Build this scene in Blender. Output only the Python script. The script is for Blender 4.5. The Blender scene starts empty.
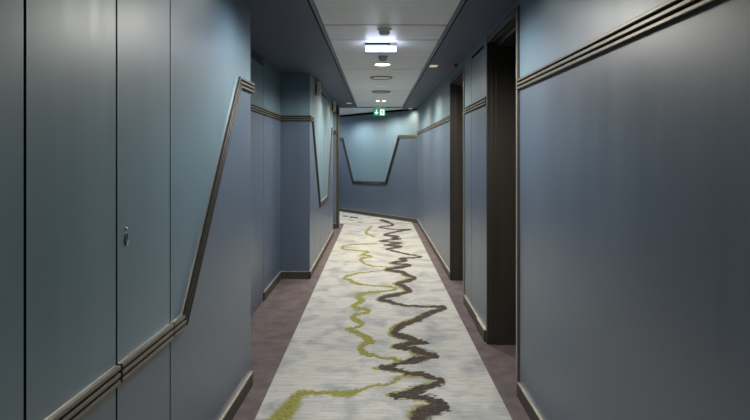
import bpy, bmesh, math, random
import numpy as np
from mathutils import Vector, Matrix

random.seed(7)
PI = math.pi
scene = bpy.context.scene
COL = scene.collection

# ------------------------------------------------------------------ carpet artwork, traced as strokes on the floor: (x, y, half width) in metres
DARK = [[(0.216, 2.895, 0.0426), (0.261, 2.962, 0.0582), (0.324, 2.996, 0.0539), (0.382, 3.02, 0.0198), (0.339, 3.08, 0.0403), (0.266, 3.143, 0.0411), (0.163, 3.149, 0.0309), (0.083, 3.156, 0.0129), (0.183, 3.202, 0.0314), (0.288, 3.263, 0.0427), (0.394, 3.362, 0.0165), (0.321, 3.43, 0.0337), (0.2, 3.495, 0.0286), (0.081, 3.557, 0.0291), (0.032, 3.571, 0.0205), (0.142, 3.632, 0.0238), (0.264, 3.702, 0.0424), (0.406, 3.775, 0.0185), (0.314, 3.85, 0.0504), (0.253, 3.919, 0.0385), (0.132, 3.957, 0.0194), (0.23, 4.021, 0.0329), (0.363, 4.031, 0.0231), (0.259, 4.129, 0.0405), (0.165, 4.219, 0.0414), (0.136, 4.278, 0.021), (0.206, 4.451, 0.0364), (0.347, 4.597, 0.0376), (0.466, 4.795, 0.0314), (0.618, 4.961, 0.0203), (0.414, 5.0, 0.0164), (0.252, 5.039, 0.0247), (0.126, 5.151, 0.0295), (0.033, 5.252, 0.0258), (0.152, 5.385, 0.0352), (0.31, 5.5, 0.027), (0.319, 5.62, 0.0322), (0.268, 5.789, 0.0379), (0.218, 5.856, 0.024), (0.332, 5.983, 0.0392), (0.43, 6.14, 0.0228), (0.337, 6.286, 0.035), (0.299, 6.449, 0.0319), (0.125, 6.553, 0.0243), (0.287, 6.713, 0.0373), (0.417, 6.844, 0.0254), (0.19, 6.968, 0.0215), (0.382, 7.13, 0.0309), (0.32, 7.264, 0.0225), (0.597, 7.383, 0.0183), (0.395, 7.624, 0.0189), (0.208, 7.881, 0.0195), (0.157, 7.996, 0.0247), (0.358, 8.209, 0.0355), (0.121, 8.333, 0.0206), (0.372, 8.518, 0.0263), (0.055, 8.72, 0.0216), (0.381, 8.912, 0.022), (0.265, 8.995, 0.0334), (0.343, 9.2, 0.0341), (0.139, 9.356, 0.0289), (0.354, 9.747, 0.0241), (0.612, 10.052, 0.0249), (0.391, 10.0, 0.0185), (0.038, 10.349, 0.0192), (0.318, 10.606, 0.0262), (0.222, 11.095, 0.0412), (0.11, 11.391, 0.0422)], [(-0.731, 12.184, 0.0226), (-0.639, 12.126, 0.0225)], [(-0.564, 11.938, 0.0266), (-0.421, 11.864, 0.0264)]]
GREEN = [[(-0.516, 2.852, 0.0653), (-0.496, 2.917, 0.0668), (-0.475, 3.02, 0.0544), (-0.461, 3.081, 0.0504), (-0.451, 3.162, 0.0362), (-0.392, 3.195, 0.0314), (-0.27, 3.19, 0.0313), (-0.183, 3.192, 0.0313), (-0.103, 3.23, 0.0264), (-0.013, 3.291, 0.0162), (0.102, 3.348, 0.0164), (0.146, 3.407, 0.0223), (0.186, 3.468, 0.017)], [(0.183, 3.667, 0.018), (0.132, 3.72, 0.0243), (0.024, 3.763, 0.0185), (-0.087, 3.831, 0.0282), (-0.118, 3.929, 0.0225), (-0.077, 4.031, 0.033), (-0.033, 4.083, 0.0334), (-0.095, 4.185, 0.0342), (-0.16, 4.29, 0.0351), (-0.225, 4.35, 0.0214), (-0.118, 4.464, 0.0183), (-0.163, 4.583, 0.03), (-0.2, 4.681, 0.023), (-0.16, 4.753, 0.0233), (-0.057, 4.855, 0.0199), (-0.167, 4.952, 0.0324), (-0.21, 5.033, 0.0247), (-0.137, 5.185, 0.0339), (-0.179, 5.31, 0.0261), (-0.143, 5.438, 0.0356), (-0.035, 5.5, 0.027), (0.137, 5.58, 0.0171), (0.205, 5.649, 0.0243), (0.151, 5.733, 0.0211), (-0.047, 5.781, 0.0142), (-0.205, 5.864, 0.0288), (-0.29, 6.016, 0.0223), (-0.362, 6.131, 0.0171), (-0.302, 6.27, 0.0262), (-0.215, 6.39, 0.0178), (-0.029, 6.471, 0.012), (0.2, 6.678, 0.0124), (-0.006, 6.766, 0.0125), (-0.125, 6.875, 0.0191), (-0.197, 7.13, 0.0231), (-0.192, 7.278, 0.0236), (-0.074, 7.425, 0.0241), (-0.193, 7.571, 0.0246), (-0.12, 7.778, 0.0216), (-0.41, 7.922, 0.0184), (-0.506, 8.071, 0.0187), (-0.442, 8.333, 0.0155), (-0.008, 8.443, 0.0094)], [(-0.042, 9.189, 0.0239), (-0.183, 9.589, 0.0249), (-0.143, 10.092, 0.0218), (-0.086, 10.49, 0.0136)], [(-0.374, 11.111, 0.0206), (-0.292, 11.079, 0.0205)], [(-0.546, 11.324, 0.014), (-0.484, 11.324, 0.014)]]
GREY = [[(-0.392, 11.649, 0.0086), (0.094, 11.493, 0.0085)]]

# ------------------------------------------------------------------ materials
def srgb(r, g, b):
    f = lambda c: (c / 12.92) if c <= 0.04045 else ((c + 0.055) / 1.055) ** 2.4
    return (f(r / 255), f(g / 255), f(b / 255), 1.0)

def new_mat(name):
    m = bpy.data.materials.new(name)
    m.use_nodes = True
    nt = m.node_tree
    b = nt.nodes['Principled BSDF']
    return m, nt, b

def noise(nt, scale, detail=4, rough=.55, stretch=(1, 1, 1), dist=0.0):
    tc = nt.nodes.new('ShaderNodeNewGeometry')
    mp = nt.nodes.new('ShaderNodeMapping')
    mp.inputs['Scale'].default_value = stretch
    n = nt.nodes.new('ShaderNodeTexNoise')
    n.inputs['Scale'].default_value = scale
    n.inputs['Detail'].default_value = detail
    n.inputs['Roughness'].default_value = rough
    n.inputs['Distortion'].default_value = dist
    nt.links.new(tc.outputs['Position'], mp.inputs['Vector'])
    nt.links.new(mp.outputs['Vector'], n.inputs['Vector'])
    return n.outputs['Fac']

def ramp(nt, fac, stops):
    r = nt.nodes.new('ShaderNodeValToRGB')
    el = r.color_ramp.elements
    el[0].position, el[0].color = stops[0]
    el[1].position, el[1].color = stops[-1]
    for p, c in stops[1:-1]:
        e = el.new(p); e.color = c
    nt.links.new(fac, r.inputs['Fac'])
    return r.outputs['Color']

def remap(nt, fac, a, b, lo=.3, hi=.7):
    r = nt.nodes.new('ShaderNodeMapRange')
    r.inputs['From Min'].default_value = lo
    r.inputs['From Max'].default_value = hi
    r.inputs['To Min'].default_value = a
    r.inputs['To Max'].default_value = b
    nt.links.new(fac, r.inputs['Value'])
    return r.outputs['Result']

def bump(nt, b, fac, strength, dist=.002):
    n = nt.nodes.new('ShaderNodeBump')
    n.inputs['Strength'].default_value = strength
    n.inputs['Distance'].default_value = dist
    nt.links.new(fac, n.inputs['Height'])
    nt.links.new(n.outputs['Normal'], b.inputs['Normal'])

def surface(name, c1, c2, scale, stretch=(1, 1, 1), rough=(.35, .45), metal=0.0, bstr=0.0, bscale=None, spec=.5, bdist=.002):
    m, nt, b = new_mat(name)
    f = noise(nt, scale, 5, .6, stretch)
    nt.links.new(ramp(nt, f, [(.3, c1), (.7, c2)]), b.inputs['Base Color'])
    nt.links.new(remap(nt, f, rough[0], rough[1]), b.inputs['Roughness'])
    b.inputs['Metallic'].default_value = metal
    b.inputs['Specular IOR Level'].default_value = spec
    if bstr:
        bump(nt, b, noise(nt, bscale or scale, 3, .5, stretch), bstr, bdist)
    return m

def wall_paint(name, ca, cb):
    """satin wall lining: fine vertical brushing and large faint clouds"""
    m, nt, b = new_mat(name)
    streak = noise(nt, 14, 4, .65, (1, 1, .05))
    cloud = noise(nt, 1.6, 3, .5)
    mix = nt.nodes.new('ShaderNodeMath'); mix.operation = 'MULTIPLY_ADD'
    nt.links.new(streak, mix.inputs[0]); mix.inputs[1].default_value = .6
    half = nt.nodes.new('ShaderNodeMath'); half.operation = 'MULTIPLY'; half.inputs[1].default_value = .4
    nt.links.new(cloud, half.inputs[0]); nt.links.new(half.outputs[0], mix.inputs[2])
    nt.links.new(ramp(nt, mix.outputs[0], [(.32, ca), (.68, cb)]), b.inputs['Base Color'])
    nt.links.new(remap(nt, streak, .33, .39), b.inputs['Roughness'])
    b.inputs['Specular IOR Level'].default_value = .8
    b.inputs['IOR'].default_value = 1.65
    bump(nt, b, noise(nt, 60, 3, .6, (1, 1, .15)), .10, .001)
    return m

M = {}
M['upper'] = wall_paint('teal_wall_lining', srgb(86, 109, 121), srgb(96, 120, 132))
M['lower'] = wall_paint('slate_wall_lining', srgb(66, 79, 95), srgb(75, 89, 106))
M['edge'] = surface('dark_panel_edge', srgb(34, 42, 54), srgb(40, 48, 60), 20)
M['backing'] = surface('black_backing', srgb(14, 17, 22), srgb(18, 21, 26), 10, rough=(.9, 1), spec=.05)
M['rail'] = surface('bronze_rail', srgb(116, 112, 101), srgb(122, 118, 107), 12, (1, 1, 1), (.33, .37), .7)
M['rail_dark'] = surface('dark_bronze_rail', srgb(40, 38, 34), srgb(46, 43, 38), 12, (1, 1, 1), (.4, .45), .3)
M['ledge'] = surface('pale_rail_edge', srgb(166, 166, 162), srgb(172, 172, 168), 12, (1, 1, 1), (.30, .34), .7)  # paler strip along the wall side of some rail top edges
M['groove'] = surface('dark_groove', srgb(36, 33, 28), srgb(44, 40, 34), 30, rough=(.6, .7))
M['casing'] = surface('bronze_casing', srgb(134, 130, 117), srgb(146, 141, 128), 30, (1, 1, .1), (.3, .4), .5)
M['brown'] = surface('brown_lining', srgb(45, 42, 37), srgb(52, 48, 42), 18, (1, 1, .05), (.35, .48), 0, .05, 60)
M['leaf'] = surface('brown_door_leaf', srgb(46, 42, 37), srgb(54, 49, 43), 12, (1, 1, .06), (.35, .45))
M['base'] = surface('dark_baseboard', srgb(58, 54, 48), srgb(66, 62, 55), 25, (1, 1, 1), (.4, .5))
M['basetop'] = surface('baseboard_top_strip', srgb(150, 146, 134), srgb(165, 160, 148), 25, (1, 1, 1), (.35, .45), .4)
M['soffit'] = surface('slate_soffit', srgb(68, 79, 98), srgb(74, 86, 105), 3, (1, 1, 1), (.5, .6), 0, .05, 80)
M['soffit_edge'] = surface('soffit_edge_strip', srgb(96, 103, 118), srgb(104, 111, 126), 8, (1, 1, 1), (.4, .5))
M['tray'] = surface('brushed_metal_ceiling', srgb(224, 225, 225), srgb(238, 239, 239), 16, (.05, 1, 1), (.40, .5), .1, .06, 30, .6, .001)
M['white'] = surface('white_plastic', srgb(226, 224, 216), srgb(234, 232, 224), 20, rough=(.35, .45))
M['grey_plastic'] = surface('grey_plastic', srgb(150, 148, 145), srgb(162, 160, 156), 20, rough=(.4, .5))
M['vent_grey'] = surface('vent_grey', srgb(96, 96, 94), srgb(106, 106, 104), 20, rough=(.4, .5))
M['lilac'] = surface('pale_lilac_plastic', srgb(212, 214, 226), srgb(222, 224, 236), 20, rough=(.35, .45))
M['beige'] = surface('beige_shade', srgb(214, 200, 168), srgb(224, 212, 182), 14, (1, 1, .3), (.4, .5))
M['dark'] = surface('dark_void', srgb(20, 20, 20), srgb(26, 26, 25), 12, rough=(.6, .7))
M['steel'] = surface('steel', srgb(150, 156, 162), srgb(170, 176, 182), 30, rough=(.2, .3), metal=.9)
M['sign_green'] = surface('sign_green', srgb(0, 120, 66), srgb(4, 132, 76), 6, rough=(.4, .5))

def emitter(name, color, strength, base=(.8, .8, .8, 1)):
    m, nt, b = new_mat(name)
    b.inputs['Base Color'].default_value = base
    b.inputs['Emission Color'].default_value = color
    f = noise(nt, 25, 2)
    nt.links.new(remap(nt, f, strength * .94, strength * 1.06), b.inputs['Emission Strength'])
    return m

WARM = (1.0, .86, .62, 1)
COOL = (.74, .86, 1.0, 1)
M['lamp_warm'] = emitter('warm_lamp_face', (1.0, .9, .68, 1), 5)
M['lamp_dim'] = emitter('dim_lamp_face', (1.0, .84, .56, 1), .12, (.7, .62, .5, 1))
M['lamp_soffit'] = emitter('soffit_lamp_face', (1.0, .86, .62, 1), .10)
M['lamp_cool'] = emitter('cool_diffuser', (.66, .76, 1.0, 1), 2.8)
M['sign_lit_green'] = emitter('lit_sign_green', (.0, .30, .14, 1), .22, srgb(0, 120, 66))
M['sign_lit_white'] = emitter('lit_sign_white', (.9, 1.0, .94, 1), .25)

def carpet_border():
    m, nt, b = new_mat('brown_purple_pile')
    n = noise(nt, 260, 3, .7)
    w = noise(nt, 7, 4, .6)
    a = ramp(nt, n, [(.3, srgb(76, 68, 69)), (.7, srgb(117, 107, 108))])
    c = ramp(nt, w, [(.35, (.72, .72, .72, 1)), (.65, (1.08, 1.06, 1.06, 1))])
    mx = nt.nodes.new('ShaderNodeMixRGB'); mx.blend_type = 'MULTIPLY'; mx.inputs[0].default_value = 1
    nt.links.new(a, mx.inputs[1]); nt.links.new(c, mx.inputs[2])
    nt.links.new(mx.outputs[0], b.inputs['Base Color'])
    b.inputs['Roughness'].default_value = .95
    b.inputs['Specular IOR Level'].default_value = .1
    bump(nt, b, n, .6, .006)
    return m
M['floor'] = carpet_border()

def runner_mat():
    """off-white woven carpet; the strokes come from the mesh attribute «ink» (R dark, G green, B grey)"""
    m, nt, b = new_mat('pale_woven_carpet')
    L = nt.links
    weave = noise(nt, 60, 4, .7, (.12, 1.4, 1))
    fine = noise(nt, 240, 2, .6)
    cloud = noise(nt, 3.6, 4, .6, (1, 1.0, 1), .4)
    base = ramp(nt, weave, [(.28, srgb(139, 138, 134)), (.5, srgb(161, 161, 157)), (.75, srgb(174, 174, 170))])
    cl = ramp(nt, cloud, [(.30, srgb(164, 176, 194)), (.54, (1, 1, 1, 1))])
    m1 = nt.nodes.new('ShaderNodeMixRGB'); m1.blend_type = 'MULTIPLY'; m1.inputs[0].default_value = .7
    L.new(base, m1.inputs[1]); L.new(cl, m1.inputs[2])
    at = nt.nodes.new('ShaderNodeAttribute'); at.attribute_name = 'ink'
    sp = nt.nodes.new('ShaderNodeSeparateColor')
    L.new(at.outputs['Color'], sp.inputs['Color'])
    rag = noise(nt, 46, 5, .8, (.45, 1.5, 1))
    def layer(prev, channel, color, lo, hi, amt):
        add = nt.nodes.new('ShaderNodeMath'); add.operation = 'MULTIPLY_ADD'
        L.new(rag, add.inputs[0]); add.inputs[1].default_value = amt
        sub = nt.nodes.new('ShaderNodeMath'); sub.operation = 'SUBTRACT'
        L.new(sp.outputs[channel], sub.inputs[0]); sub.inputs[1].default_value = amt * .5
        L.new(sub.outputs[0], add.inputs[2])
        f = remap(nt, add.outputs[0], 0, 1, lo, hi)
        mx = nt.nodes.new('ShaderNodeMixRGB')
        L.new(f, mx.inputs[0]); L.new(prev, mx.inputs[1]); L.new(color, mx.inputs[2])
        return mx.outputs[0]
    mott = noise(nt, 85, 4, .75, (.6, 1.4, 1))
    green = ramp(nt, mott, [(.32, srgb(84, 82, 34)), (.55, srgb(122, 121, 58)), (.72, srgb(150, 149, 104))])
    dark = ramp(nt, mott, [(.30, srgb(30, 24, 25)), (.56, srgb(62, 52, 51)), (.66, srgb(92, 86, 58)), (.76, srgb(128, 124, 96))])
    grey = ramp(nt, fine, [(.3, srgb(150, 150, 146)), (.7, srgb(166, 166, 162))])
    c = layer(m1.outputs[0], 'Blue', grey, .45, .6, .3)
    c = layer(c, 'Green', green, .38, .66, 1.25)
    c = layer(c, 'Red', dark, .41, .59, 1.15)
    L.new(c, b.inputs['Base Color'])
    b.inputs['Roughness'].default_value = .9
    b.inputs['Specular IOR Level'].default_value = .15
    bump(nt, b, weave, .3, .003)
    return m
M['runner'] = runner_mat()

# ------------------------------------------------------------------ helpers
class MB:
    """collects shapes into one mesh"""
    def __init__(self):
        self.bm = bmesh.new(); self.mats = []
    def mi(self, key):
        m = M[key]
        if m not in self.mats: self.mats.append(m)
        return self.mats.index(m)
    def face(self, vs, key):
        try:
            f = self.bm.faces.new(vs); f.material_index = self.mi(key); return f
        except ValueError:
            return None
    def box(self, lo, hi, key):
        v = [self.bm.verts.new((x, y, z)) for x in (lo[0], hi[0]) for y in (lo[1], hi[1]) for z in (lo[2], hi[2])]
        for q in ((0, 1, 3, 2), (4, 6, 7, 5), (0, 4, 5, 1), (2, 3, 7, 6), (0, 2, 6, 4), (1, 5, 7, 3)):
            self.face([v[i] for i in q], key)
        return self
    def fbox(self, F, s0, s1, z0, z1, d0, d1, key):
        """box in a wall frame: s along the wall, z up, d out of the wall"""
        v = [self.bm.verts.new(F.p(s, z, d)) for s in (s0, s1) for d in (d0, d1) for z in (z0, z1)]
        for q in ((0, 1, 3, 2), (4, 6, 7, 5), (0, 4, 5, 1), (2, 3, 7, 6), (0, 2, 6, 4), (1, 5, 7, 3)):
            self.face([v[i] for i in q], key)
        return self
    def slab(self, F, pts, d0, d1, key, side='edge'):
        """polygon (s, z) in a wall frame, given thickness"""
        a = [self.bm.verts.new(F.p(s, z, d1)) for s, z in pts]
        b = [self.bm.verts.new(F.p(s, z, d0)) for s, z in pts]
        self.face(a, key); self.face(b[::-1], side)
        n = len(pts)
        for i in range(n):
            self.face([a[i], b[i], b[(i + 1) % n], a[(i + 1) % n]], side)
        return self
    def lathe(self, prof, key, c=(0, 0, 0), n=32, cap=True):
        rings = []
        for r, z in prof:
            rings.append([self.bm.verts.new((c[0] + r * math.cos(2 * PI * i / n), c[1] + r * math.sin(2 * PI * i / n), c[2] + z)) for i in range(n)])
        for a, b in zip(rings, rings[1:]):
            for i in range(n):
                self.face([a[i], a[(i + 1) % n], b[(i + 1) % n], b[i]], key)
        if cap:
            self.face(rings[0][::-1], key); self.face(rings[-1], key)
        return self
    def build(self, name, parent=None, smooth=False, bev=0.0):
        bmesh.ops.recalc_face_normals(self.bm, faces=self.bm.faces)
        me = bpy.data.meshes.new(name); self.bm.to_mesh(me); self.bm.free()
        for m in self.mats: me.materials.append(m)
        if smooth:
            for p in me.polygons: p.use_smooth = True
        o = bpy.data.objects.new(name, me); COL.objects.link(o)
        if smooth: 
            md = o.modifiers.new('edges', 'EDGE_SPLIT'); md.split_angle = math.radians(40)
        if bev:
            md = o.modifiers.new('bevel', 'BEVEL'); md.width = bev; md.segments = 2; md.limit_method = 'ANGLE'
        if parent is not None: o.parent = parent
        return o

class Frame:
    def __init__(self, origin, direction, normal):
        self.o = Vector(origin); self.t = Vector(direction).normalized(); self.n = Vector(normal).normalized()
    def p(self, s, z, d=0.0):
        v = self.o + self.t * s + self.n * d
        return Vector((v.x, v.y, z))

def struct(o, label=None):
    o['kind'] = 'structure'
    if label: o['label'] = label
    return o

def empty(name, loc=(0, 0, 0)):
    o = bpy.data.objects.new(name, None); COL.objects.link(o); o.location = loc
    o.empty_display_size = .05
    return o

def tag(o, label, cat, group=None):
    o['label'] = label; o['category'] = cat
    if group: o['group'] = group
    return o

def dup(root, loc, rotz=None):
    r = root.copy(); COL.objects.link(r); r.location = loc
    if rotz is not None: r.rotation_euler.z = rotz
    for ch in list(root.children):
        c = ch.copy(); COL.objects.link(c); c.parent = r
        for g in list(ch.children):
            d = g.copy(); COL.objects.link(d); d.parent = c
    return r

# rail profile: (distance below the top edge, height off the wall); three ribs and two dark grooves
W = .062
PROF = []
for k in range(3):
    a = k * .0225
    PROF += [(a, .003 if k else 0.0, 'g'), (a + .0012, .0165, 'r'), (a + .0035, .018, 'r'), (a + .0115, .018, 'r'), (a + .0145, .0165, 'r'), (a + .0155, .003, 'g')]
PROF += [(W, 0.0, 'g')]
PROF.insert(1, (.0004, .006, 'r'))

def rail_mesh(mb, F, path, side=1, dark=(), ledge=()):
    """three-ribbed dado rail along a path (s, z) of its top edge, mitred at the corners"""
    pts = [Vector(p) for p in path]
    norms = []
    for a, b in zip(pts, pts[1:]):
        t = (b - a).normalized(); norms.append(Vector((t.y, -t.x)) * side)
    mit = []
    for i in range(len(pts)):
        if i == 0: mit.append(norms[0])
        elif i == len(pts) - 1: mit.append(norms[-1])
        else:
            u, v = norms[i - 1], norms[i]
            mit.append((u + v) / (1 + u.dot(v)))
    rings = []
    for P, m in zip(pts, mit):
        ring = []
        for w, d, _ in PROF:
            q = P + m * w
            ring.append(mb.bm.verts.new(F.p(q.x, q.y, d)))
        rings.append(ring)
    for i, (a, b) in enumerate(zip(rings, rings[1:])):
        for j in range(len(PROF) - 1):
            k0, k1 = PROF[j][2], PROF[j + 1][2]
            w = 'groove' if (k0 == 'g' and k1 == 'g') else 'rail'
            if k0 == 'r' and k1 == 'g' : w = 'groove'
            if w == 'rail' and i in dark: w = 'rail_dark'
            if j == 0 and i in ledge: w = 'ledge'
            mb.face([a[j], b[j], b[j + 1], a[j + 1]], w)
    for r in (rings[0], rings[-1]):
        mb.face(r, 'rail')
    return mb

def rail(name, F, path, side=1, parent=None, dark=(), ledge=()):
    mb = MB(); rail_mesh(mb, F, path, side, dark, ledge)
    return mb.build(name, parent)

def baseboard(name, F, s0, s1, parent=None, h=.085, t=.012):
    mb = MB()
    mb.fbox(F, s0, s1, 0.0, h - .006, 0.0, t, 'base')
    mb.fbox(F, s0, s1, h - .006, h, 0.0, t + .001, 'basetop')
    return mb.build(name, parent)

def mid(path, side=1):
    """the same path moved to the middle of the rail"""
    pts = [Vector(p) for p in path]; ns = []
    for a, b in zip(pts, pts[1:]):
        t = (b - a).normalized(); ns.append(Vector((t.y, -t.x)) * side)
    out = []
    for i, P in enumerate(pts):
        if i == 0: m = ns[0]
        elif i == len(pts) - 1: m = ns[-1]
        else: m = (ns[i - 1] + ns[i]) / (1 + ns[i - 1].dot(ns[i]))
        q = P + m * (W / 2); out.append((q.x, q.y))
    return out

CEIL = 2.29
RT = 1.822          # top of the dado rail
LOWT = .749         # top of the rail where it dips

def split_wall(mb, F, s0, s1, path, side=1, thick=.04, z0=0.0, z1=CEIL):
    """wall lining between s0 and s1: teal above the rail, slate below"""
    m = mid(path, side)
    m[0] = (s0, m[0][1]); m[-1] = (s1, m[-1][1])
    mb.slab(F, [(s0, z1), (s1, z1)] + m[::-1], -thick, 0, 'upper')
    mb.slab(F, m + [(s1, z0), (s0, z0)], -thick, 0, 'lower')

def flat(s0, s1, z=RT): return [(s0, z), (s1, z)]

# ------------------------------------------------------------------ wall frames
YEND = 10.97
FL = Frame((-.8497, 0, 0), (.028, 1, 0), (1, -.028, 0))        # near left wall
FREC = Frame((-1.07, 0, 0), (0, 1, 0), (1, 0, 0))              # back of the left recess
FBF = Frame((-1.07, 6.12, 0), (1, 0, 0), (0, -1, 0))           # face of the left block towards us
FBS = Frame((-.744, 0, 0), (0, 1, 0), (1, 0, 0))               # side of the left block
FR = Frame((.82, 0, 0), (0, 1, 0), (-1, 0, 0))                 # right wall
U = Vector((-1.726, 2.23, 0)).normalized()
FE = Frame((.826, 10.97, 0), U, (-U.y, U.x, 0))                # slanting end wall
FE.n = Vector((-.791, -.612, 0)).normalized()
FI = Frame((-.70, 10.5, 0), U, -FE.n)                          # inner wall past the bend

BACK = -2.4
# ------------------------------------------------------------------ floor and ceiling
mb = MB(); mb.box((-4.6, BACK, -.05), (1.3, 16.2, 0), 'floor'); struct(mb.build('floor'))

TL, TR, TY = -.405, .53, 10.68      # the tray of metal panels
ceil_mb = MB()
ceil_mb.box((-1.4, BACK, CEIL), (TL, TY, CEIL + .08), 'soffit')
ceil_mb.box((TR, BACK, CEIL), (1.3, YEND + .4, CEIL + .08), 'soffit')
ceil_mb.box((-1.4, TY, CEIL), (TR, 10.86, CEIL + .08), 'soffit')
ceil_mb.box((-4.6, BACK, CEIL + .08), (1.3, 16.2, CEIL + .1), 'soffit')
ceiling = struct(ceil_mb.build('ceiling'))
for x0, x1 in ((TL + .011, TL + .036), (TR - .036, TR - .011)):
    mb = MB(); mb.box((x0, BACK, CEIL - .001), (x1, TY - .012, CEIL + .06), 'soffit_edge')
    mb.build('edge_strip', ceiling)
mb = MB(); mb.box((TL, BACK, CEIL + .05), (TR, TY, CEIL + .06), 'backing'); mb.build('shadow_gap', ceiling)
seams = [BACK, -1.5, -.16, .34, 1.84, 2.34, 3.84, 4.35, 5.87, 7.86, 8.34, TY - .012]
for a, b in zip(seams, seams[1:]):
    mb = MB(); mb.box((TL + .037, a + .012, CEIL + .004), (TR - .037, b - .012, CEIL + .03), 'tray')
    mb.build('ceiling_panel', ceiling)
# ceiling past the bend
mb = MB()
va = [(-3.9, 16), (-4.5, 15.4), (-.70 - .774 * .36 - 1.2, 10.87), (.525, 10.87), (.525, 11.3), (-2.6, 15.35)]
va = [(.525, 10.865), (.525, 11.24), (-2.35, 14.96), (-3.53, 14.05), (-1.06, 10.865)]
lo = [mb.bm.verts.new((x, y, CEIL + .006)) for x, y in va]; hi = [mb.bm.verts.new((x, y, CEIL + .03)) for x, y in va]
mb.face(lo, 'tray'); mb.face(hi[::-1], 'tray')
for i in range(len(va)): mb.face([lo[i], hi[i], hi[(i + 1) % len(va)], lo[(i + 1) % len(va)]], 'tray')
mb.build('ceiling_panel', ceiling)

# ------------------------------------------------------------------ carpets
def smooth(st):
    if len(st) < 3: return st
    P = [st[0]] + list(st) + [st[-1]]; out = []
    for i in range(1, len(P) - 2):
        p0, p1, p2, p3 = (np.array(P[i + k]) for k in (-1, 0, 1, 2))
        for t in (0, .25, .5, .75):
            q = .5 * ((2 * p1) + (p2 - p0) * t + (2 * p0 - 5 * p1 + 4 * p2 - p3) * t * t + (3 * p1 - p0 - 3 * p2 + p3) * t ** 3)
            q[2] = p1[2] + (p2[2] - p1[2]) * t
            out.append(tuple(float(v) for v in q))
    out.append(st[-1])
    return out
DARK = [smooth(s) for s in DARK]; GREEN = [smooth(s) for s in GREEN]

def ink_grid(name, rows, ncol, z, xr, seed):
    """rows of y; xr(y) gives the x range; stores the strokes as colours on the vertices"""
    P = np.zeros((len(rows), ncol, 3))
    for i, y in enumerate(rows):
        x0, x1 = xr(y)
        P[i, :, 0] = np.linspace(x0, x1, ncol); P[i, :, 1] = y; P[i, :, 2] = z
    X, Y = P[..., 0], P[..., 1]
    # hand-drawn wobble of the strokes
    rng = np.random.RandomState(seed)
    def wob(scale, amp):
        s = np.zeros_like(X)
        for _ in range(7):
            kx, ky = rng.normal(0, 1, 2) * scale; ph = rng.rand() * 6.28
            s += np.sin(kx * X + ky * Y * .8 + ph)
        return s * amp / 2.6
    def field(strokes, dx=0.0, grow=1.0):
        best = np.full(X.shape, 9.0)
        WX = X + wob(38, .006) + wob(140, .005) - dx; WY = Y + wob(26, .012) + wob(110, .012)
        for st in strokes:
            for a, b in zip(st, st[1:]):
                ym = .5 * (a[1] + b[1]); asp = .50 * ym / 1.4     # strokes are longer along the corridor
                hmx = max(a[2], b[2]) * grow * 1.2
                ylo, yhi = min(a[1], b[1]) - 3 * hmx * asp, max(a[1], b[1]) + 3 * hmx * asp
                r = np.where((rows >= ylo) & (rows <= yhi))[0]
                if len(r) == 0: continue
                sl = slice(r[0], r[-1] + 1)
                px, py = WX[sl], WY[sl] / asp
                ax, ay, bx, by = a[0], a[1] / asp, b[0], b[1] / asp
                L2 = (bx - ax) ** 2 + (by - ay) ** 2 + 1e-9
                t = np.clip(((px - ax) * (bx - ax) + (py - ay) * (by - ay)) / L2, 0, 1)
                d = np.hypot(px - ax - t * (bx - ax), py - ay - t * (by - ay))
                h = (a[2] + t * (b[2] - a[2])) * grow
                best[sl] = np.minimum(best[sl], d / np.maximum(h, .008))
        return np.clip(1.0 - .5 * best, 0, 1)        # 0.5 on the stroke's edge
    dark = field(DARK)
    green = np.maximum(field(GREEN), field(DARK[:1], -.026, 1.12) * np.clip((9.6 - Y) / 3.0, 0, .92))
    grey = field(GREY)
    me = bpy.data.meshes.new(name)
    nr = len(rows)
    idx = np.arange(nr * ncol).reshape(nr, ncol)
    F = np.stack([idx[:-1, :-1], idx[:-1, 1:], idx[1:, 1:], idx[1:, :-1]], -1).reshape(-1, 4)
    V = P.reshape(-1, 3)
    # rim down to the floor
    rim = np.concatenate([idx[0, :], idx[1:, -1], idx[-1, -2::-1], idx[-2:0:-1, 0]])
    lowv = V[rim].copy(); lowv[:, 2] = .0005
    base = len(V); n = len(rim)
    V2 = np.concatenate([V, lowv]); q = np.arange(n)
    S = np.stack([rim, base + q, base + (q + 1) % n, rim[(q + 1) % n]], -1)
    me.from_pydata(V2.tolist(), [], np.concatenate([F, S]).tolist())
    at = me.color_attributes.new('ink', 'FLOAT_COLOR', 'POINT')
    C = np.zeros((len(V2), 4)); C[:, 3] = 1
    C[:base, 0] = dark.ravel(); C[:base, 1] = green.ravel(); C[:base, 2] = grey.ravel()
    at.data.foreach_set('color', C.ravel())
    me.materials.append(M['runner'])
    o = bpy.data.objects.new(name, me); COL.objects.link(o)
    return o

rows = [BACK + .02]
while rows[-1] < 10.85: rows.append(rows[-1] + (.05 if rows[-1] < 2.3 else max(.008, .0019 * rows[-1])))
rows[-1] = 10.85
runner = ink_grid('carpet_runner', np.array(rows), 190, .006, lambda y: (-.637, .71), 3)
tag(runner, 'long off-white carpet runner with squiggly dark brown and olive lines down the corridor', 'carpet')
rows = np.arange(10.885, 13.3, .02)
def bend_range(y):
    x1 = min(.71, .826 - (y - 10.97) * .774 - .022)
    x0 = min(max(-.69 - .774 * (y - 10.5), -1.5), x1 - .03)
    return x0, x1
bend = ink_grid('carpet_runner', rows, 120, .006, bend_range, 5)
tag(bend, 'off-white carpet wedge beyond the seam, along the slanting end wall', 'carpet')

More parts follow.
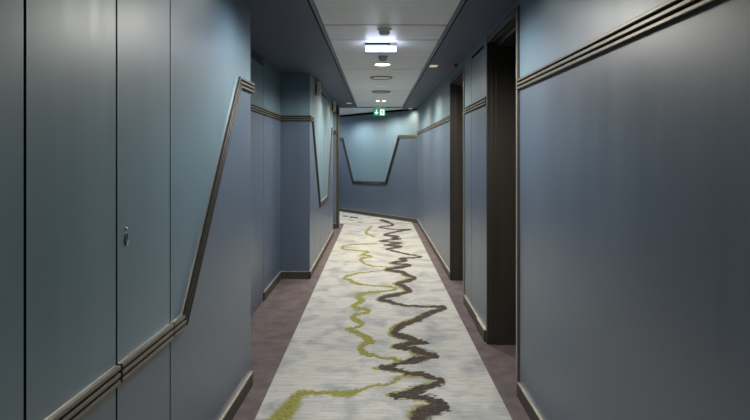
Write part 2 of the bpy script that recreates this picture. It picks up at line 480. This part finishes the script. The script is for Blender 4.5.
# ------------------------------------------------------------------ left wall, near
LE = 3.305
dipL = [(2.107, LOWT), (2.215, LOWT), (3.03, RT), (LE + .03, RT)]
mb = MB()
mb.fbox(FL, BACK - .02, LE - .02, 0, CEIL, -.16, -.045, 'backing')
mb.fbox(FL, 2.107, LE - .0005, 0, CEIL, -.16, -.041, 'edge')
split_wall(mb, FL, 2.113, LE, dipL)
split_wall(mb, FL, BACK - .02, .02, flat(BACK, .02, LOWT))
mb.fbox(FL, LE, LE + .012, 0, CEIL, -.30, -.002, 'lower')     # return into the recess
struct(mb.build('wall_left'))
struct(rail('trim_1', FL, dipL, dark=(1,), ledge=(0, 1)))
struct(rail('trim_2', FL, flat(BACK, .02, LOWT)))
struct(baseboard('baseboard_left', FL, 2.111, LE + .012))

door_no = 0
def closet(F, s0, s1, lock=None, railz=LOWT, gap=.0052, z1=CEIL):
    """flush service door in the wall lining, with its own piece of rail"""
    global door_no
    door_no += 1
    e = empty('door_%d' % door_no, F.p((s0 + s1) / 2, 0, 0)); struct(e)
    inv = Matrix.Translation(-e.location)
    def add(o):
        o.data.transform(inv); o.parent = e; return o
    mb = MB(); mb.slab(F, [(s0 + gap, z1 - .004), (s1 - gap, z1 - .004), (s1 - gap, railz - W / 2), (s0 + gap, railz - W / 2)], -.03, 0, 'upper')
    add(mb.build('upper_panel'))
    mb = MB(); mb.slab(F, [(s0 + gap, railz - W / 2), (s1 - gap, railz - W / 2), (s1 - gap, .012), (s0 + gap, .012)], -.03, 0, 'lower')
    add(mb.build('lower_panel'))
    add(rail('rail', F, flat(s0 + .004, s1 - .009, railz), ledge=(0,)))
    return e, add
for a, b in ((.02, .85), (.85, 1.274), (1.274, 1.698)):
    closet(FL, a, b)
e, add = closet(FL, 1.698, 2.109)
# oval lock with a round cam above it
mb = MB()
n = 24; c = 1.757, 1.125
ring = lambda rx, rz, d: [mb.bm.verts.new(FL.p(c[0] + rx * math.cos(2 * PI * i / n), c[1] + rz * math.sin(2 * PI * i / n), d)) for i in range(n)]
rr = [ring(.0085, .021, 0), ring(.0085, .021, .004), ring(.006, .017, .005), ring(.0055, .016, .003)]
for a, b in zip(rr, rr[1:]):
    for i in range(n): mb.face([a[i], a[(i + 1) % n], b[(i + 1) % n], b[i]], 'steel')
mb.face(rr[-1], 'upper')
lock = add(mb.build('lock', smooth=True))
mb = MB(); mb.fbox(FL, 1.754, 1.760, 1.127, 1.137, .003, .0045, 'dark'); k = mb.build('keyhole'); k.data.transform(Matrix.Translation(-e.location)); k.parent = lock
mb = MB(); c2 = FL.p(1.7575, 1.158, 0)
rr = [[mb.bm.verts.new(FL.p(1.7575 + r * math.cos(2 * PI * i / n), 1.158 + r * math.sin(2 * PI * i / n), d)) for i in range(n)] for r, d in ((.0045, 0), (.0045, .003), (.003, .0045))]
for a, b in zip(rr, rr[1:]):
    for i in range(n): mb.face([a[i], a[(i + 1) % n], b[(i + 1) % n], b[i]], 'steel')
mb.face(rr[-1], 'steel')
add(mb.build('cam_button', smooth=True))

# ------------------------------------------------------------------ left recess
mb = MB()
mb.fbox(FREC, LE, 6.16, 0, CEIL, -.12, -.045, 'backing')
split_wall(mb, FREC, 5.2, 6.12, flat(5.2, 6.12))
mb.fbox(FREC, LE, 5.196, 2.228, CEIL, -.045, 0, 'edge')       # header over the service door
mb.fbox(FREC, LE, 4.3, 0, 2.222, -.045, 0, 'lower')
struct(mb.build('wall_recess'))
struct(rail('trim_3', FREC, flat(5.2, 6.12)))
mb = MB(); rail_mesh(mb, FREC, flat(LE + .02, 4.296)); struct(mb.build('trim_4'))
closet(FREC, 4.3, 5.198, railz=RT, z1=2.224)
struct(baseboard('baseboard_recess', FREC, 5.2, 6.12))

# ------------------------------------------------------------------ left block
BS0, BS1 = 6.12, 9.40
dipB = [(BS0 - .018, RT), (6.36, RT), (7.20, .756), (8.30, .756), (9.07, RT), (BS1, RT)]
mb = MB()
mb.fbox(FBS, BS0 + .03, BS1 - .03, 0, CEIL, -.35, -.045, 'backing')
split_wall(mb, FBF, 0, .326, flat(0, .326), thick=.03)
split_wall(mb, FBS, BS0 + .031, BS1, dipB)
# fine vertical joints of the lining
for s in (7.27, 7.76, 8.55):
    mb.fbox(FBS, s, s + .006, .085, CEIL - .002, -.001, .0007, 'edge')
mb.fbox(FBS, BS1 - .03, BS1 - .002, 0, CEIL, -.30, -.041, 'edge')
struct(mb.build('wall_block'))
mb = MB(); rail_mesh(mb, FBF, flat(0, .326 + .016)); struct(mb.build('trim_5'))
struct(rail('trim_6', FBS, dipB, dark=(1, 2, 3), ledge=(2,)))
struct(baseboard('baseboard_block', FBF, 0, .326 + .012))
struct(baseboard('baseboard_side', FBS, BS0 - .012, BS1))
# alcove after the block, then the pilaster with the brown corner casing
FPF = Frame((-1.10, 10.2, 0), (1, 0, 0), (0, -1, 0))
mb = MB()
mb.box((-1.16, BS1 - .02, 0), (-1.10, 10.24, CEIL), 'lower')
split_wall(mb, FPF, 0, .356, flat(0, .356), thick=.03)
mb.box((-1.10, 10.231, 0), (-.745, 10.47, CEIL), 'edge')
struct(mb.build('wall_pilaster'))
struct(rail('trim_7', FPF, flat(.02, .375)))
struct(baseboard('baseboard_pilaster', FPF, 0, .356, h=.10, t=.02))
mb = MB(); mb.box((-.744, 10.195, 0), (-.704, 10.48, CEIL - .001), 'brown'); struct(mb.build('trim_8', bev=.003))

# inner wall past the bend
mb = MB(); mb.fbox(FI, 0.02, 3.6, 0, CEIL, -.1, 0, 'lower'); struct(mb.build('wall_inner'))

# ------------------------------------------------------------------ slanting end wall
dipE = [(-.01, 1.775), (.598, 1.775), (1.03, .785), (2.21, .76), (2.64, 1.765), (4.6, 1.765)]
mb = MB()
split_wall(mb, FE, -.012, 4.6, dipE, z1=CEIL - .03)
mb.fbox(FE, 0, 4.6, CEIL - .03, CEIL + .07, -.12, -.03, 'backing')
mb.fbox(FE, 0, 4.6, 0, CEIL - .03, -.12, -.041, 'backing')
struct(mb.build('wall_end'))
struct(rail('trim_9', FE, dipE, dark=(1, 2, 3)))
struct(baseboard('baseboard_end', FE, 0, 4.6))
FX = Frame((FE.p(3.7, 0, 1.6)), -FE.n, -U)
mb = MB(); mb.fbox(FX, -.1, 1.75, 0, CEIL, -.08, 0, 'lower'); struct(mb.build('wall_far'))

# ------------------------------------------------------------------ right wall with two deep doorways
D1a, D1b, D2a, D2b = 3.19, 4.01, 5.14, 6.03
PC = 4.75                                   # joint of the flush service panel between the doors
mb = MB()
mb.fbox(FR, BACK, D1a - .045, 0, CEIL, -.12, -.041, 'backing')
split_wall(mb, FR, BACK, D1a - .043, flat(BACK, D1a - .043))
mb.fbox(FR, D1a - .042, D1a - .026, 0, CEIL, -.06, -.006, 'backing')
split_wall(mb, FR, PC + .003, D2a - .02, flat(PC, D2a))
mb.fbox(FR, D1b + .05, D2a - .03, 0, CEIL, -.12, -.041, 'backing')
split_wall(mb, FR, D2b + .02, YEND + .02, flat(D2b, YEND))
mb.fbox(FR, D2b + .05, YEND + .02, 0, CEIL, -.12, -.041, 'backing')
for s in (D2b + 3.55,):
    mb.fbox(FR, s, s + .006, .085, CEIL - .002, -.001, .0007, 'edge')
for a, b, h in ((D1a - .043, D1b + .05, 2.252), (D2a - .02, D2b + .02, 2.215)):
    mb.fbox(FR, a, b, h, CEIL, -.04, 0, 'upper')
struct(mb.build('wall_right'))
struct(rail('trim_10', FR, flat(BACK, D1a - .03), -1 if False else 1))
struct(rail('trim_11', FR, flat(PC + .004, D2a - .03)))
struct(rail('trim_12', FR, flat(D2b + .03, YEND)))
struct(baseboard('baseboard_right', FR, BACK, D1a - .03))
struct(baseboard('baseboard_right.001', FR, PC + .004, D2a - .03))
struct(baseboard('baseboard_right.002', FR, D2b + .03, YEND))
e, add = closet(FR, D1b + .06, PC, railz=RT, z1=CEIL)
add(baseboard('kick_plate', FR, D1b + .07, PC - .35, h=.087, t=.022))
add(baseboard('kick_plate', FR, PC - .345, PC - .004))

def doorway(s0, s1, head):
    """deep brown doorway: casing, stepped lining, leaf at the back"""
    global door_no
    door_no += 1
    e = empty('door_%d' % door_no, FR.p((s0 + s1) / 2, 0, 0)); struct(e)
    inv = Matrix.Translation(-e.location)
    def add(o): o.data.transform(inv); o.parent = e; return o
    h2 = head - .05
    mb = MB(); mb.fbox(FR, s0 - .026, s0, 0, head, -.012, .012, 'casing'); mb.fbox(FR, s0 - .026, s0, 0, head, -.26, -.012, 'brown'); add(mb.build('near_jamb', bev=.002))
    mb = MB(); mb.fbox(FR, s1 + .012, s1 + .045, 0, head, -.02, .012, 'brown')
    mb.fbox(FR, s1, s1 + .04, 0, h2, -.26, -.05, 'brown')
    mb.fbox(FR, s1 + .008, s1 + .04, 0, h2 + .01, -.055, -.018, 'brown'); add(mb.build('far_jamb', bev=.002))
    mb = MB(); mb.fbox(FR, s0, s1 + .045, head - .045, head, -.02, .014, 'brown')
    mb.fbox(FR, s0, s1 + .012, h2, head - .02, -.06, -.018, 'brown')
    mb.fbox(FR, s0, s1, h2 - .022, h2, -.075, -.058, 'brown')
    mb.fbox(FR, s0, s1, h2 - .022, h2 + .03, -.26, -.07, 'brown'); add(mb.build('head', bev=.002))
    mb = MB(); mb.fbox(FR, s0, s1, .008, h2 - .022, -.275, -.235, 'leaf'); leaf = add(mb.build('door_leaf', bev=.002))
    mb = MB(); mb.fbox(FR, s0 + .09, s0 + .21, 1.02, 1.04, -.195, -.18, 'steel'); mb.fbox(FR, s0 + .085, s0 + .105, 1.0, 1.06, -.236, -.18, 'steel')
    hd = add(mb.build('handle', bev=.003)); hd.parent = leaf
    return e
doorway(D1a, D1b, 2.25)
doorway(D2a, D2b, 2.205)

mb = MB(); mb.box((-1.3, BACK - .1, 0), (1.1, BACK, CEIL), 'lower'); struct(mb.build('wall_back'))

# ------------------------------------------------------------------ ceiling fittings
ZT = CEIL + .004        # underside of the metal panels
def downlight(name, r, lit):
    e = empty(name)
    mb = MB(); mb.lathe([(r * .80, .0), (r * .80, -.004), (r * .88, -.008), (r, -.006), (r, 0)], 'white', n=40, cap=False); mb.build('trim_ring', e, True)
    mb = MB(); mb.lathe([(r * .80, -.001), (r * .80, -.004), (r * .5, -.0055), (.001, -.006)], lit, n=40); mb.build('lamp_face', e, True)
    return e
d1 = downlight('downlight', .088, 'lamp_warm'); d1.location = (.06, 5.53, ZT)
tag(d1, 'large round lit downlight behind the emergency light', 'ceiling light')
d2 = downlight('downlight', .042, 'lamp_warm'); d2.location = (.022, 9.4, ZT)
tag(d2, 'small lit round spotlight, left one of the pair before the exit sign', 'ceiling light', 'twin spotlights')
d3 = dup(d2, (.128, 9.4, ZT)); d3['label'] = 'small lit round spotlight, right one of the pair before the exit sign'
d4 = downlight('downlight', .065, 'lamp_dim'); d4.location = (.065, 7.3, ZT)
tag(d4, 'dim amber round downlight between the two round ceiling vents', 'ceiling light')

def vent(name, r, mat, mid_mat):
    e = empty(name)
    mb = MB(); mb.lathe([(r * .86, 0), (r * .86, -.010), (r * .94, -.012), (r, -.004), (r, 0)], mat, n=44, cap=False); mb.build('outer_ring', e, True)
    mb = MB(); mb.lathe([(r * .80, 0), (r * .80, -.006), (r * .3, -.009), (.001, -.009)], mid_mat, n=44); mb.build('disc', e, True)
    return e
v1 = vent('ceiling_vent', .135, 'vent_grey', 'tray'); v1.location = (.055, 6.5, ZT)
tag(v1, 'round ceiling vent with dark rim and pale disc, nearer than the amber downlight', 'vent')
v2 = vent('ceiling_vent', .14, 'vent_grey', 'grey_plastic'); v2.location = (.065, 7.99, ZT)
tag(v2, 'round grey ceiling vent beyond the amber downlight', 'vent')

def detector(name, s=1.0):
    e = empty(name)
    mb = MB(); mb.lathe([(.05 * s, 0), (.052 * s, -.005), (.050 * s, -.010), (.042 * s, -.012)], 'white' if s > .95 else 'grey_plastic', n=36); mb.build('base_plate', e, True)
    mb = MB(); mb.lathe([(.038 * s, -.011), (.039 * s, -.024), (.036 * s, -.036), (.028 * s, -.044), (.014 * s, -.047)], 'white' if s > .95 else 'grey_plastic', n=36); mb.build('sensor_head', e, True)
    return e
s1 = detector('smoke_detector'); s1.location = (.057, 3.97, ZT)
tag(s1, 'round beige smoke detector on the metal ceiling nearer than the emergency light', 'smoke detector')
s2 = detector('smoke_detector', .94); s2.location = (.058, 5.08, ZT)
tag(s2, 'grey smoke detector half hidden behind the emergency light', 'smoke detector')

# emergency light box hanging just under the ceiling
el = empty('emergency_light', (.036, 4.47, ZT))
tag(el, 'white box emergency light with a glowing front hung from the ceiling', 'emergency light')
mb = MB(); mb.box((-.125, -.012, -.016), (.125, .06, 0), 'dark'); mb.box((.075, -.022, -.015), (.12, -.01, -.003), 'beige'); mb.build('bracket', el, bev=.003)
mb = MB(); mb.box((-.126, -.018, -.034), (.126, .062, -.016), 'lilac'); mb.box((-.126, -.030, -.087), (.126, .062, -.075), 'lilac'); mb.build('housing', el, bev=.003)
mb = MB()
prof = [(-.022, -.034), (-.027, -.050), (-.028, -.062), (-.027, -.075), (.056, -.075), (.056, -.034)]
a = [mb.bm.verts.new((-.122, y, z)) for y, z in prof]; b = [mb.bm.verts.new((.122, y, z)) for y, z in prof]
mb.face(a, 'lamp_cool'); mb.face(b[::-1], 'lamp_cool')
for i in range(len(prof)): mb.face([a[i], b[i], b[(i + 1) % 6], a[(i + 1) % 6]], 'lamp_cool')
mb.build('diffuser', el)

# hanging exit sign: white arrow pointing down, white doorway with a running figure
es = empty('exit_sign', (.058, 10.6, CEIL))
tag(es, 'green exit sign with a white down arrow hanging at the corridor end', 'sign')
mb = MB(); mb.box((-.118, -.02, -.040), (.118, .02, 0), 'white'); mb.build('housing', es, bev=.004)
mb = MB(); mb.box((-.115, -.009, -.170), (.115, .009, -.040), 'sign_lit_green'); board = mb.build('board', es, bev=.002)
def plate(pts, name, key, d0=-.0100, d1=-.0085):
    mb = MB()
    f = [mb.bm.verts.new((x, d0, z)) for x, z in pts]; g = [mb.bm.verts.new((x, d1, z)) for x, z in pts]
    mb.face(f, key); mb.face(g[::-1], key); m = len(pts)
    for i in range(m): mb.face([f[i], g[i], g[(i + 1) % m], f[(i + 1) % m]], key)
    return mb.build(name, board)
plate([(-.068, -.056), (-.048, -.056), (-.048, -.105), (-.018, -.105), (-.058, -.150), (-.098, -.105), (-.068, -.105)], 'arrow', 'sign_lit_white')
plate([(.012, -.050), (.092, -.050), (.092, -.162), (.012, -.162)], 'doorway_symbol', 'sign_lit_white')
q = lambda pts, nm: plate(pts, nm, 'sign_lit_green', -.0108, -.0102)
mb = MB()
def poly(pts):
    f = [mb.bm.verts.new((x, -.0108, z)) for x, z in pts]; g = [mb.bm.verts.new((x, -.0101, z)) for x, z in pts]
    mb.face(f, 'sign_lit_green'); m = len(pts)
    for i in range(m): mb.face([f[i], g[i], g[(i + 1) % m], f[(i + 1) % m]], 'sign_lit_green')
poly([(.052 + .010 * math.cos(k * PI / 6), -.068 + .010 * math.sin(k * PI / 6)) for k in range(12)])
poly([(.040, -.080), (.062, -.082), (.058, -.118), (.042, -.116)])
poly([(.060, -.084), (.078, -.100), (.074, -.106), (.058, -.094)])
poly([(.042, -.084), (.026, -.098), (.030, -.104), (.046, -.094)])
poly([(.042, -.112), (.052, -.116), (.034, -.152), (.020, -.152), (.022, -.145), (.030, -.145)])
poly([(.050, -.114), (.060, -.116), (.072, -.136), (.062, -.156), (.055, -.153), (.062, -.137)])
mb.build('running_figure', board)

# small rectangular lamps in the soffits
def soffit_lamp():
    e = empty('soffit_lamp')
    mb = MB()
    for lo, hi in (((-.045, -.075, -.006), (-.036, .075, 0)), ((.036, -.075, -.006), (.045, .075, 0)), ((-.036, -.075, -.006), (.036, -.066, 0)), ((-.036, .066, -.006), (.036, .075, 0))):
        mb.box(lo, hi, 'beige')
    mb.build('trim_frame', e)
    mb = MB(); mb.box((-.036, -.066, -.003), (.036, .066, 0), 'lamp_soffit'); mb.build('lamp_face', e)
    return e
sl = soffit_lamp(); sl.location = (.58, 5.6, CEIL)
tag(sl, 'small rectangular lamp in the right-hand soffit near the second doorway', 'ceiling light', 'soffit lamps')
o = dup(sl, (-.49, 9.8, CEIL)); o['label'] = 'small rectangular lamp in the left-hand soffit beside the tall wall sconces'
o = dup(sl, (.68, 11.02, CEIL)); o['label'] = 'small rectangular lamp in the soffit at the far right corner of the slanting end wall'
b1 = downlight('downlight', .07, 'lamp_dim'); b1.location = (-.73, 12.06, CEIL + .006)
tag(b1, 'round downlight with dark centre in the ceiling past the bend', 'ceiling light')

# bowed wall sconces high on the left block
def sconce():
    e = empty('wall_sconce')
    mb = MB(); mb.box((0, -.030, -.17), (.010, .030, 0), 'groove'); mb.build('back_plate', e, bev=.002)
    mb = MB(); n = 12; a = []; b = []
    for i in range(n + 1):
        t = i / n; z = -.004 - .172 * t; x = .050 + .012 * math.sin(PI * t) 
        a.append([mb.bm.verts.new((x, y, z)) for y in (-.04, .04)]); b.append([mb.bm.verts.new((max(x - .04, .010), y, z)) for y in (-.04, .04)])
    for i in range(n):
        mb.face([a[i][0], a[i][1], a[i + 1][1], a[i + 1][0]], 'beige'); mb.face([b[i][0], b[i + 1][0], b[i + 1][1], b[i][1]], 'beige')
        for k in (0, 1): mb.face([a[i][k], b[i][k], b[i + 1][k], a[i + 1][k]], 'beige')
    for r in (0, n): mb.face([a[r][0], a[r][1], b[r][1], b[r][0]], 'beige')
    mb.build('lamp_shade', e)
    return e
sc = sconce(); sc.location = (-.744, 6.75, CEIL - .012)
tag(sc, 'beige wall sconce high on the left block, the nearer of two', 'wall lamp', 'wall sconces')
o = dup(sc, (-.744, 9.25, CEIL - .012)); o['label'] = 'beige wall sconce high on the left block, by the brown corner post'

# dark slot vents high on both walls
def slot(F, s0, s1, z, label, cat='vent'):
    e = empty('slot_vent', F.p((s0 + s1) / 2, z, 0))
    inv = Matrix.Translation(-e.location)
    mb = MB()
    mb.fbox(F, s0, s1, z - .010, z - .008, 0, .002, 'backing'); mb.fbox(F, s0, s1, z + .008, z + .010, 0, .002, 'backing')
    mb.fbox(F, s0, s0 + .004, z - .008, z + .008, 0, .002, 'backing'); mb.fbox(F, s1 - .004, s1, z - .008, z + .008, 0, .002, 'backing')
    o = mb.build('frame'); o.data.transform(inv); o.parent = e
    mb = MB(); mb.fbox(F, s0 + .004, s1 - .004, z - .008, z + .008, 0, .001, 'backing'); o = mb.build('slot'); o.data.transform(inv); o.parent = e
    tag(e, label, cat, 'slot vents')
slot(FR, 4.21, 4.72, 2.215, 'dark slot vent high on the right wall between the two brown doorways')
slot(FBS, 7.32, 8.17, 2.205, 'dark slot vent high on the left block between the two beige sconces')
k = MB(); k.lathe([(.016, 0), (.016, -.022), (.010, -.030)], 'dark', n=20); o = k.build('sensor', smooth=True); o.location = (.795, 5.5, CEIL)
tag(o, 'tiny dark ceiling sensor above the second doorway', 'sensor')

# ------------------------------------------------------------------ light
def spot(loc, power, color, angle=120, blend=.6, radius=.05, aim=None):
    l = bpy.data.lights.new('spot', 'SPOT'); l.energy = power; l.color = color[:3]
    l.spot_size = math.radians(angle); l.spot_blend = blend; l.shadow_soft_size = radius
    o = bpy.data.objects.new('lamp_light', l); COL.objects.link(o); o.location = loc
    if aim: o.rotation_euler = (Vector(aim) - Vector(loc)).to_track_quat('-Z', 'Y').to_euler()
    return o
def area(loc, power, color, sx, sy, rot=(0, 0, 0), spread=PI):
    l = bpy.data.lights.new('area', 'AREA'); l.energy = power; l.color = color[:3]
    l.shape = 'RECTANGLE'; l.size = sx; l.size_y = sy; l.spread = spread
    o = bpy.data.objects.new('panel_light', l); COL.objects.link(o); o.location = loc; o.rotation_euler = rot
    return o
NEUT = (1.0, .975, .935)
# ceiling downlights (seen and out of frame), plus added fill behind the camera
for y, p, c in ((-1.7, 4, NEUT), (3.1, 33, (1, .955, .88)), (5.53, 34, NEUT), (7.3, 26, NEUT), (9.4, 26, NEUT)):
    spot((.06, y, 2.265), p, c, 165, .5, .20 if y == 3.1 else .07)
# added warm lamp without a fitting behind the exit sign, brightens the end wall
spot((.02, 11.15, 2.27), 22, (1, .93, .80), 165, .6, .06)
# soffit lamps washing the walls; the last four are added spots without fittings
for x, y, p, c, q in ((.52, 3.0, 4, (.84, .93, 1), .16), (-.50, 2.85, 5, (.84, .93, 1), .16), (.5, 1.75, 2.5, WARM, .12), (-.5, 1.45, 3, WARM, .12), (-.49, 9.8, 8, WARM, .06), (.66, 11.0, 4, WARM, .08),
                   (.45, 7.3, 12, (1, .83, .58), .1), (.45, 8.7, 12, (1, .83, .58), .1), (-.40, 7.3, 13, (1, .83, .58), .1), (-.40, 8.6, 12, (1, .83, .58), .1)):
    spot((x, y, 2.27), p, c, 160, .7, q)
spot((-.73, 12.06, 2.27), 24, (1, .98, .95), 160, .6, .06)
spot((-1.9, 13.3, 2.27), 20, (.9, .96, 1), 160, .6, .06)

w = bpy.data.worlds.new('World'); scene.world = w; w.use_nodes = True
w.node_tree.nodes['Background'].inputs[0].default_value = (.5, .55, .6, 1)
w.node_tree.nodes['Background'].inputs[1].default_value = .05

# ------------------------------------------------------------------ camera
cam = bpy.data.cameras.new('Camera'); co = bpy.data.objects.new('Camera', cam); COL.objects.link(co)
co.location = (0, 0, 1.4); co.rotation_euler = (PI / 2, 0, 0)
cam.lens = 26.4; cam.sensor_width = 36; cam.shift_x = -.002; cam.shift_y = -57 / 750
cam.clip_start = .02
scene.camera = co
scene.view_settings.view_transform = 'Standard'
scene.view_settings.look = 'None'
scene.view_settings.gamma = 1
scene.view_settings.exposure = 2.2
scene.view_settings.use_curve_mapping = False
